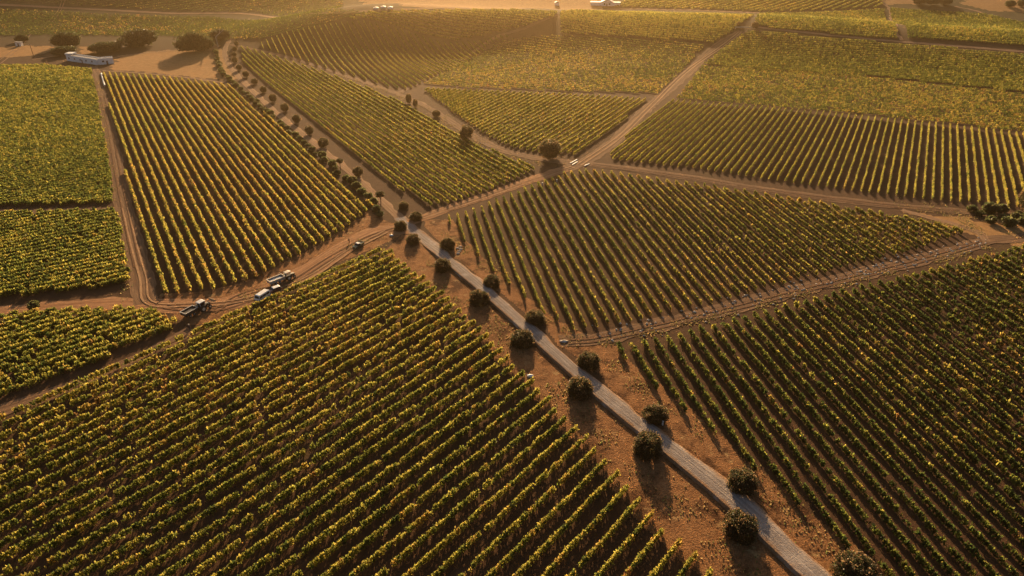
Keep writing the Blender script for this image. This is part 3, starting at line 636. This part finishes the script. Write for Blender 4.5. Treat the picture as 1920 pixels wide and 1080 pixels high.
for (x, y, wd, hf, lb) in [
        (1031, 297, 42, 0.82, "large bushy tree at the junction of the hazy dirt tracks"), (875, 261, 26, 1.05, "tall dark tree on the edge of the strip field"),
        (818, 219, 16, 0.95, "small tree beside the pale track, alone on bare soil"), (767, 194, 12, 1.6, "slim upright tree, upper of two where the pale tracks meet"),
        (779, 201, 10, 1.5, "slim upright tree, lower of two where the pale tracks meet"), (1384, 52, 8, 1.6, "small tree left of the gate at the top of the dirt road"),
        (1415, 53, 13, 0.9, "small round tree right of the gate at the top of the dirt road"), (1930, 398, 46, 1.2, "leafy tree at the right edge of the photo above the shrubs")]:
    tree("bushy_tree", P(x, y), wd, hf, lb, "tree", "bushy trees by the field tracks", BALL[int(x) % 3])
for i, (x, y, wd) in enumerate([(1822, 398, 20), (1836, 404, 16), (1856, 399, 30), (1876, 397, 22), (1857, 418, 20), (1878, 411, 16), (1903, 411, 20), (1889, 423, 26), (1918, 420, 22), (1908, 404, 14), (1925, 410, 18)]):
    q = P(x, y); r = wd / ppm(q) / 2
    o = link("shrub", SHRUB[i % 3]); o.location = q; o.scale = (r, r, r); o.rotation_euler = (0, 0, i * 1.3)
    props(o, "round green shrub, %s from the left in the dry grass at far right" % ordinal(i + 1), "shrub", "green shrubs in the dry grass at far right")
q = P(66, 578); o = link("shrub", SHRUB[1]); o.location = q; o.scale = (1.6, 1.6, 1.6)
props(o, "leafy shrub on the lower edge of the left dirt track", "shrub")
# bare pale tree near the avenue's far end
t = thing("dead_tree", P(409, 88), 0, "pale bare leaning tree at the far end of the avenue", "tree")
b = MB(); b.tube((0, 0, 0), (-0.4, 0, 7), 0.5, 0.4); b.tube((-0.4, 0, 6.8), (6.5, 0, 12), 0.4, 0.15); b.tube((2.5, 0, 9), (3.5, 1, 12.5), 0.2, 0.08); b.build("trunk", M['palebark'], t)

# ------------------------------------------------------------------ vehicles
def heading(p, q): d = P(*q) - P(*p); return math.atan2(d.y, d.x)
def wheels(t, xs, y, r, wd):
    for x in xs:
        for s in (-1, 1):
            wq = MB().wheel(0, 0, 0, r, wd).build("wheel", M['black'], t, loc=(x, s * y, r))
            MB().tube((0, s * wd * 0.4, 0), (0, s * (wd * 0.5 + 0.02), 0), r * 0.55, r * 0.5, 14).build("rim", M['grey_metal'], wq)
def van(loc, rz, label):
    t = thing("van", loc, rz, label, "van")
    MB().prism([(-2.2, .45), (2.15, .45), (2.25, .6), (2.22, 1.15), (2.1, 1.3), (1.8, 2.05), (1.6, 2.2), (-2.05, 2.2), (-2.2, 2.05), (-2.25, .6)], 0.95, 0.12, 1.25, 2.2).build("body", M['white_paint'], t, 0.05)
    m4 = Matrix.Translation((1.955, 0, 1.675)) @ Matrix.Rotation(-math.atan2(0.3, 0.75), 4, 'Y')
    MB().box(-.02, .035, -.76, .76, -.36, .33, 0.08, m4).build("windscreen", M['glass'], t)
    for s in (-1, 1):
        for x0, x1 in ((0.7, 1.7), (-0.6, 0.5), (-1.95, -0.8)):
            MB().box(x0, x1, s * .91 - .03, s * .91 + .03, 1.3, 1.9, 0, Matrix.Translation((0, s * 0.015, 0))).build("side_window", M['glass'], t)
        MB().box(2.2, 2.28, s * .7 - .16, s * .7 + .16, .8, 1.0).build("headlight", M['lens'], t)
        MB().box(1.75, 1.9, s * 1.02 - .1, s * 1.02 + .1, 1.35, 1.6).build("mirror", M['dark_metal'], t)
    MB().box(2.22, 2.36, -.93, .93, .42, .7).build("bumper", M['dark_metal'], t, 0.03)
    MB().box(-2.3, -2.22, -.7, .7, 1.3, 1.85).build("rear_window", M['glass'], t)
    wheels(t, (-1.4, 1.4), 0.86, 0.34, 0.22)
    return t
def car(loc, rz, label, low, top, name="car", pickup=False):
    t = thing(name, loc, rz, label, "car" if not pickup else "pickup truck")
    MB().prism([(-2.0, .35), (1.95, .35), (2.05, .55), (2.0, .8), (1.0, .95), (-1.95, .98), (-2.05, .75)], 0.85).build("body", low, t, 0.06)
    x0 = -0.6 if pickup else -1.8
    MB().prism([(x0, .98), (0.95, .96), (0.4, 1.42), (x0 + .25, 1.42)], 0.80, 0.14, .98, 1.42).build("window", M['glass'], t)
    MB().prism([(x0 + .12, 1.425), (0.5, 1.425), (0.36, 1.5), (x0 + .3, 1.5)], 0.70).build("roof", top, t, 0.03)
    if pickup:
        for s in (-1, 1): MB().box(-2.0, -0.7, s * .8 - .05, s * .8 + .05, .985, 1.25).build("side_panel", low, t)
        MB().box(-2.05, -1.98, -.8, .8, .985, 1.25).build("tailgate", low, t)
    for s in (-1, 1):
        MB().box(1.98, 2.06, s * .6 - .16, s * .6 + .16, .62, .76).build("headlight", M['lens'], t)
        MB().box(-2.09, -2.02, s * .68 - .1, s * .68 + .1, .65, .85).build("tail_light", M['red'], t)
    wheels(t, (-1.3, 1.3), 0.78, 0.31, 0.2)
    return t
def tractor(loc, rz, label, paint, roof, cab=True):
    t = thing("tractor", loc, rz, label, "tractor", "tractors on the dirt track")
    MB().prism([(-1.2, .75), (1.5, .75), (1.62, .95), (1.6, 1.35), (0.3, 1.55), (-1.2, 1.35)], 0.42).build("engine_hood", paint, t, 0.05)
    for s in (-1, 1):
        wq = MB().wheel(0, 0, 0, .82, .48, 20).build("rear_wheel", M['black'], t, loc=(-.9, s * .85, .82))
        MB().tube((0, s * .2, 0), (0, s * .27, 0), .45, .4, 16).build("rim", M['cream'], wq)
        wq = MB().wheel(0, 0, 0, .5, .32, 18).build("front_wheel", M['black'], t, loc=(1.1, s * .75, .5))
        MB().tube((0, s * .12, 0), (0, s * .18, 0), .27, .24, 16).build("rim", M['cream'], wq)
        MB().box(-1.75, -.1, s * .85 - .26, s * .85 + .26, 1.66, 1.73).build("fender", paint, t, 0.03)
        MB().box(1.61, 1.66, s * .25 - .1, s * .25 + .1, 1.05, 1.2).build("headlight", M['lens'], t)
        for x in (-1.35, .1): MB().tube((x, s * .6, 1.35), (x * .95, s * .56, 2.45), .045).build("cab_pillar", M['white_paint'], t)
    if cab: MB().box(-1.3, .05, -.56, .56, 1.36, 2.4).build("cab_window", M['glass'], t)
    else:
        MB().box(-1.2, -.6, -.28, .28, 1.36, 1.5).box(-1.28, -1.18, -.28, .28, 1.36, 1.95).build("seat", M['black'], t, 0.04)
    MB().prism([(-1.55, 2.45), (.3, 2.45), (.25, 2.58), (-.2, 2.64), (-1.5, 2.6)], .74).build("cab_roof", roof, t, 0.05)
    MB().tube((.55, .3, 1.4), (.55, .3, 2.3), .05).build("exhaust_pipe", M['dark_metal'], t)
    return t
def trailer(loc, rz, label, wall, rim, fill, length=4.2):
    t = thing("trailer", loc, rz, label, "trailer", "open farm trailers behind tractors"); L = length / 2; wd = 1.1
    MB().box(-L, L, -wd, wd, .85, .93).build("bed", M['dark_metal'], t)
    b = MB()
    for y in (-wd, wd): b.box(-L, L, y - .04, y + .04, .935, 1.75)
    for x in (-L, L): b.box(x - .04, x + .04, -wd + .043, wd - .043, .935, 1.75)
    b.build("side_wall", wall, t)
    b = MB()
    for y in (-wd, wd): b.box(-L - .12, L + .12, y - .12, y + .12, 1.755, 1.85)
    for x in (-L, L): b.box(x - .12, x + .12, -wd + .123, wd - .123, 1.755, 1.85)
    b.build("top_rail", rim, t)
    MB().box(-L + .25, L - .5, -wd + .3, wd - .3, .94, 1.5).build("load", fill, t, 0.08)
    MB().tube((L, 0, .8), (L + 1.2, 0, .6), .07).build("drawbar", M['dark_metal'], t)
    wheels(t, (-.6, .6), 0.95, 0.42, 0.3)
    return t
h1 = heading((355, 590), (388, 572))
trailer(P(357, 591), h1, "dark open trailer behind the parked tractor near the corner field", M['dark_metal'], M['grey_metal'], M['dark_metal'], 4.0)
tr = tractor(P(384, 580), h1, "dark tractor with a white cab roof, nearest the corner field", M['dark_metal'], M['white_paint'])
tr.scale = (1.12, 1.12, 1.15)
b = MB(); [b.tube((.9, s * .5, 1.2), (2.4, s * .5, 1.5), .07) for s in (-1, 1)]; b.build("loader_arm", M['tan'], tr)
MB().prism([(2.4, 1.1), (3.1, 1.1), (3.0, 1.3), (2.55, 1.8), (2.4, 1.8)], .85).build("loader_bucket", M['tan'], tr)
h2 = heading((512, 530), (545, 517))
trailer(P(519, 531), h2, "pale rimmed open trailer parked above the white van", M['grey_metal'], M['cream'], M['tarp'], 4.8)
tractor(P(544, 522), h2 + 0.1, "small open tractor with a cream canopy beside the front field", M['dark_metal'], M['cream'], False)
van(P(493, 561), heading((505, 552), (480, 562)) + 0.32, "white van with dark windows parked on the dirt track")
car(P(515, 547), heading((526, 541), (505, 549)), "small maroon car with a pale roof behind the white van", M['maroon'], M['white_paint'])
car(P(672, 463), heading((680, 458), (662, 468)), "dark pickup with a white roof parked beside the front field's top corner", M['green_paint'], M['white_paint'], "pickup_truck", True)

# ------------------------------------------------------------------ people
def person(loc, rz, label, m, bend=0.0, hat=True):
    """one skinned body: legs, trunk, arms with hands and fingers, head"""
    pts, edges, rad = [], [], []
    def add(p, r, par=None):
        pts.append(p); rad.append(r)
        if par is not None: edges.append((par, len(pts) - 1))
        return len(pts) - 1
    fx = bend
    pel = add((0, 0, .95), .15)
    waist = add((fx * .2, 0, 1.12), .135, pel); ch = add((fx * .5, 0, 1.32), .165, waist); nk = add((fx * .8, 0, 1.48), .06, ch)
    jaw = add((fx * .9 + .02, 0, 1.56), .085, nk); add((fx, 0, 1.68), .10, jaw)
    for s in (-1, 1):
        hip = add((0, s * .10, .90), .105, pel); kn = add((.03 + s * .05, s * .11, .5), .07, hip); an = add((s * .06 - .02, s * .12, .09), .045, kn); add((s * .06 + .16, s * .13, .04), .04, an)
        sh = add((fx * .6, s * .2, 1.42), .07, ch); el = add((fx * .6 + .04, s * .26, 1.14), .05, sh); wr = add((fx * .7 + .16, s * .25, .92), .034, el)
        pa = add((fx * .7 + .19, s * .25, .85), .036, wr)
        for k, l in enumerate((.075, .085, .08, .065)):
            f1 = add((fx * .7 + .19 + (k - 1.5) * .022, s * .255, .85 - l * .6), .010, pa); add((fx * .7 + .20 + (k - 1.5) * .024, s * .245, .85 - l * 1.1), .008, f1)
        th = add((fx * .7 + .235, s * .235, .83), .011, pa); add((fx * .7 + .25, s * .225, .795), .009, th)
    me = bpy.data.meshes.new("person"); me.from_pydata(pts, edges, []); me.materials.append(m)
    o = link("person", me); o.location = loc; o.rotation_euler = (0, 0, rz)
    sk = o.modifiers.new("skin", 'SKIN'); sk.use_smooth_shade = True
    for i, v in enumerate(me.skin_vertices[0].data): v.radius = (rad[i], rad[i]); v.use_root = (i == 0)
    o.modifiers.new("sub", 'SUBSURF').levels = 1
    if hat: MB().tube((fx, 0, 1.745), (fx, 0, 1.765), .2, .19, 14).tube((fx, 0, 1.765), (fx, 0, 1.86), .11, .08, 14).build("hat", M['cream'], o)
    else:
        b = MB(); bmesh.ops.create_uvsphere(b.bm, u_segments=12, v_segments=8, radius=.115, matrix=Matrix.Translation((fx - .02, 0, 1.72)) @ Matrix.Diagonal((1, 1, .75, 1))); b.build("hair", M['black'], o)
    return props(o, label, "person")
person(P(356, 619), 1.2, "person in dark clothes and pale hat standing below the dark trailer", person_mat("dark_clothes", (0.05, 0.04, 0.05), (0.03, 0.03, 0.04)), 0.1)
person(P(655, 456), -2.0, "person in dark clothing standing on the track near the pickup", person_mat("work_clothes", (0.03, 0.03, 0.035), (0.02, 0.02, 0.02)), 0.0, False)

# ------------------------------------------------------------------ buildings, poles and small things
c0, cA, cB = P(184, 122), P(126, 114), P(214, 119)
def wing(t, p, q, hgt, dep, side):
    """a long low flat roofed building along p-q, running back from its front face"""
    d = Vector((q.x - p.x, q.y - p.y, 0)); L = d.length; a = math.atan2(d.y, d.x)
    m4 = Matrix.Translation((p.x - t.location.x, p.y - t.location.y, p.z - t.location.z)) @ Matrix.Rotation(a, 4, 'Z')
    MB().box(0, L, 0, dep, -.5, hgt, 0, m4).build("wall", M['whitewash'], t)
    MB().box(.4, L - .4, .4, dep - .4, hgt + .003, hgt + .12, 0, m4).build("roof", M['roof_tin'], t)
    b = MB(); b.box(0, L, 0, .3, hgt + .003, hgt + .5, 0, m4); b.box(0, L, dep - .3, dep, hgt + .003, hgt + .5, 0, m4); b.build("parapet", M['whitewash'], t)
    for k in range(int(L // 6)):
        x = 2.2 + k * 6; MB().box(x, x + 1.2, -.06, .01, 1.5, 2.5, 0, m4).build("window", M['glass'], t)
    MB().box(L * .5, L * .5 + 1.1, -.05, .01, 0, 2.2, 0, m4).build("door", M['wood'], t)
t = thing("farm_building", c0, 0, "long white flat roofed farm building with a bent front, at upper left", "building")
wing(t, cA, c0 + Vector((-.6, 0, 0)), 3.4, 5.5, 1); wing(t, c0 + Vector((.6, 0.3, 0)), cB, 3.4, 5.5, 1)
m0 = cA - c0
MB().box(m0.x - .2, m0.x + 5, m0.y - .3, m0.y + 5, 3.92, 4.7).build("tower", M['whitewash'], t)
t = thing("hut", P(37, 86), 0.1, "small white hut below the dark tree at far left", "hut")
MB().box(-2, 2, -1.5, 1.5, 0, 2.6).build("wall", M['white_paint'], t); MB().prism([(-2.3, 2.61), (2.3, 2.61), (2.3, 2.75), (-2.3, 3.0)], 1.8).build("roof", M['roof_tin'], t); MB().box(-.5, .5, -1.56, -1.505, 0, 2.0).build("door", M['wood'], t)
t = thing("utility_pole", P(64, 108), 0.2, "dark wooden utility pole standing beside the left field's top edge", "pole")
MB().tube((0, 0, -.3), (0, 0, 9), .22, .15).build("post", M['wood'], t); MB().box(-1.2, 1.2, -.08, .08, 8.2, 8.4).build("crossarm", M['wood'], t)
for x in (-1.0, 0.5, 1.0): MB().tube((x, 0, 8.4), (x, 0, 8.7), .06, .04).build("insulator", M['white_paint'], t)
t = thing("farmhouse", P(1138, 10), -0.15, "far white farmhouse with pale gabled roof at the top of the view", "house")
b = MB(); b.box(-5, 5, -4, 4, 0, 3.4); b.build("wall", M['whitewash'], t)
MB().prism([(-5.6, 3.41), (5.6, 3.41), (0, 6.2)], 4.6).build("roof", M['pink_roof'], t)
b = MB(); b.box(-15, -5.01, -3, 3, 0, 2.6); b.build("side_wing", M['whitewash'], t); b = MB(); b.box(5.01, 12, -3, 3, 0, 2.6); b.build("side_wing", M['whitewash'], t)
MB().box(-15.5, -5.01, -3.5, 3.5, 2.61, 3.0).build("wing_roof", M['pink_roof'], t); MB().box(5.01, 12.5, -3.5, 3.5, 2.61, 3.0).build("wing_roof", M['pink_roof'], t)
for x in (-3, 1.6): MB().box(x, x + 1.5, -4.06, -4.005, .9, 2.3).build("window", M['glass'], t)
MB().box(-.6, .6, -4.06, -4.005, 0, 2.1).build("door", M['wood'], t)
t = thing("shed", P(1044, 10), 0.1, "tiny pale shed left of the far white farmhouse", "shed")
MB().box(-2, 2, -1.5, 1.5, 0, 2.6).build("wall", M['whitewash'], t); MB().prism([(-2.2, 2.61), (2.2, 2.61), (0, 3.6)], 1.7).build("roof", M['roof_tin'], t)
for x, y, l in ((705, 17, "leftmost"), (719, 15, "middle"), (732, 16, "rightmost")):
    t = thing("farm_shed", P(x, y), 0.2, l + " of three small white sheds on the far hillside road", "shed", "small white sheds on the far hillside road")
    MB().box(-1.9, 1.9, -1.2, 1.2, 0, 1.1).build("wall", M['whitewash'], t); MB().prism([(-2.1, 1.11), (2.1, 1.11), (0, 1.6)], 1.4).build("roof", M['pink_roof'], t)
t = thing("gate", P(1397, 54), 0.0, "pale horizontal gate across the top of the brown dirt road", "gate")
MB().box(-7, 7, -.08, .08, .9, 1.5).build("rail", M['cream'], t)
for x in (-7.2, 7.2): MB().tube((x, 0, 0), (x, 0, 1.9), .22).build("post", M['cream'], t)
for p, q, l in (((1069, 307), (1082, 300), "upper white concrete kerb of a pair at the track junction"), ((1073, 310), (1083, 304), "lower white concrete kerb of a pair at the track junction"), ((1096, 312), (1105, 308), "single white concrete kerb at the foot of the dirt road")):
    A, B = P(*p), P(*q); o = MB().box(0, (B - A).length, -.18, .18, 0, .4, .2).build("concrete_kerb", M['white_paint'], None, .05, A)
    o.rotation_euler = (0, 0, math.atan2(B.y - A.y, B.x - A.x)); props(o, l, "kerb", "white concrete kerbs at the track junction")
for x, y, h, l in ((1044, 341, 1.0, "white marker post at the top end of the centre field, right of two"), (1017, 347, .9, "white marker post at the top end of the centre field, left of two"), (1242, 797, 1.1, "white marker post under a round tree right of the avenue")):
    t = thing("marker_post", P(x, y), 0, l, "post"); MB().tube((0, 0, -.1), (0, 0, h), .22, .18, 10).build("post", M['white_paint'], t); MB().tube((0, 0, h), (0, 0, h + .12), .24, .1, 10).build("cap", M['white_paint'], t)
A, B = P(190, 139), P(197, 163)
t = thing("pipe", A, math.atan2(B.y - A.y, B.x - A.x), "long thin white pipe lying beside the left dirt track", "pipe")
MB().tube((0, 0, .45), ((B - A).length, 0, .45), .45, .45, 12).build("tube", M['white_paint'], t)
def rock(name, loc, r, label, cat, m='stone', group=None, sx=1.4):
    bm = bmesh.new(); bmesh.ops.create_icosphere(bm, subdivisions=2, radius=r)
    for v in bm.verts: v.co = Vector((v.co.x * sx, v.co.y, v.co.z * .7)) * (1 + .22 * math.sin(v.co.x * 7 / r + v.co.y * 5 / r) * math.cos(v.co.z * 6 / r))
    me = bpy.data.meshes.new(name); bm.to_mesh(me); bm.free(); me.materials.append(M[m]); o = link(name, me, None, loc + Vector((0, 0, r * .4)))
    return props(o, label, cat, group)
rock("sack", P(734, 442), .5, "white sack lying on bare soil left of the avenue trees", "sack", 'white_paint')
rock("rock", P(1057, 641), .5, "long pale rock lying beside the avenue near the dirt track turnoff", "rock", 'stone', None, 2.2)
rock("rock", P(994, 706), .55, "round white rock beside the front field's right edge", "rock", 'white_paint')
for i, (x, y) in enumerate([(858, 466), (861, 472), (864, 468), (859, 476), (863, 463)]):
    rock("white_bundle", P(x, y), .4, "white bundle, %s of a heap beside the seventh right-hand tree" % ordinal(i + 1), "bundle", 'stone', "white bundles heaped beside an avenue tree")
# loose pale stones along the verges
def stones(name, lines, n, lo, hi, label):
    Vs, Fs = [], []; k = 0
    base = np.array([(1, 0, 0), (-1, 0, 0), (0, 1, 0), (0, -1, 0), (0, 0, .8), (0, 0, -.8)], float)
    tri = np.array([(0, 2, 4), (2, 1, 4), (1, 3, 4), (3, 0, 4), (2, 0, 5), (1, 2, 5), (3, 1, 5), (0, 3, 5)])
    for pts, spread in lines:
        L = smooth_line([P(*p)[:2] for p in pts], 1.0); ii = RNG.integers(0, len(L), n)
        for i in ii:
            q = L[i] + RNG.normal(0, spread, 2); s = RNG.uniform(lo, hi)
            v = base * s * RNG.uniform(.6, 1.3, (6, 1)) + np.array([q[0], q[1], float(zt(*q)) + s * .3]); Vs.append(v); Fs.append(tri + k); k += 6
    o = link(name, mesh_np(name, np.concatenate(Vs), np.concatenate(Fs), M['stone'])); props(o, label, "stones", kind='stuff')
stones("loose_stones", [([(600, 136), (700, 174), (790, 216), (900, 278), (1000, 312)], 1.5), ([(1130, 632), (1400, 567), (1700, 492), (1840, 452)], 2.2)], 260, .15, .5, "pale loose stones scattered along the field margins")
# dry grass tufts on the bare verges
def tufts(name, lines, n, label):
    xs, ys = [], []
    for pts, spread in lines:
        L = smooth_line([P(*p)[:2] for p in pts], 1.0); ii = RNG.integers(0, len(L), n); q = L[ii] + RNG.normal(0, spread, (n, 2)); xs.append(q[:, 0]); ys.append(q[:, 1])
    x, y = np.concatenate(xs), np.concatenate(ys); keep = vnoise(x, y, 5, 4) > .5; x, y = x[keep], y[keep]
    V, F = leaves(x, y, zt(x, y) + .12, RNG.uniform(.15, .4, len(x)), 2.0, 1.6)
    col = np.array([(0.40, 0.27, 0.11), (0.30, 0.19, 0.08), (0.22, 0.18, 0.06), (0.12, 0.14, 0.04)])[RNG.integers(0, 4, len(x))] * RNG.uniform(.7, 1.2, (len(x), 1))
    props(link(name, mesh_np(name, V, F, M['vine'], leafcol=col)), label, "grass", kind='stuff')
tufts("dry_grass", [([(800, 490), (900, 590), (1040, 720), (1180, 860), (1320, 1000), (1420, 1110)], 2.6), ([(840, 440), (960, 535), (1080, 640), (1180, 710), (1310, 820), (1450, 930), (1620, 1080)], 2.0),
                    ([(1130, 645), (1400, 578), (1700, 503), (1860, 462)], 1.2), ([(700, 450), (560, 525), (400, 590)], 2.5), ([(240, 560), (222, 430), (200, 280), (182, 150)], 1.2), ([(1700, 398), (1800, 420), (1900, 440)], 7), ([(640, 140), (780, 195), (930, 284), (1050, 312)], 2.5)], 2600, "dry yellow grass tufts on the track verges")

# ------------------------------------------------------------------ haze
b = MB(); b.box(-4200, 4200, -800, 5800, -6, 132)
mh = bpy.data.materials.new("haze"); mh.use_nodes = True; th = mh.node_tree; th.nodes.clear()
pv = N(th, "ShaderNodeVolumePrincipled"); pv.inputs['Density'].default_value = HAZE_DENSITY; pv.inputs['Anisotropy'].default_value = HAZE_ANISO; pv.inputs['Color'].default_value = HAZE_COLOR
om = N(th, "ShaderNodeOutputMaterial"); th.links.new(pv.outputs[0], om.inputs['Volume'])
props(b.build("haze", mh), "warm evening haze over the vineyards", kind='stuff')
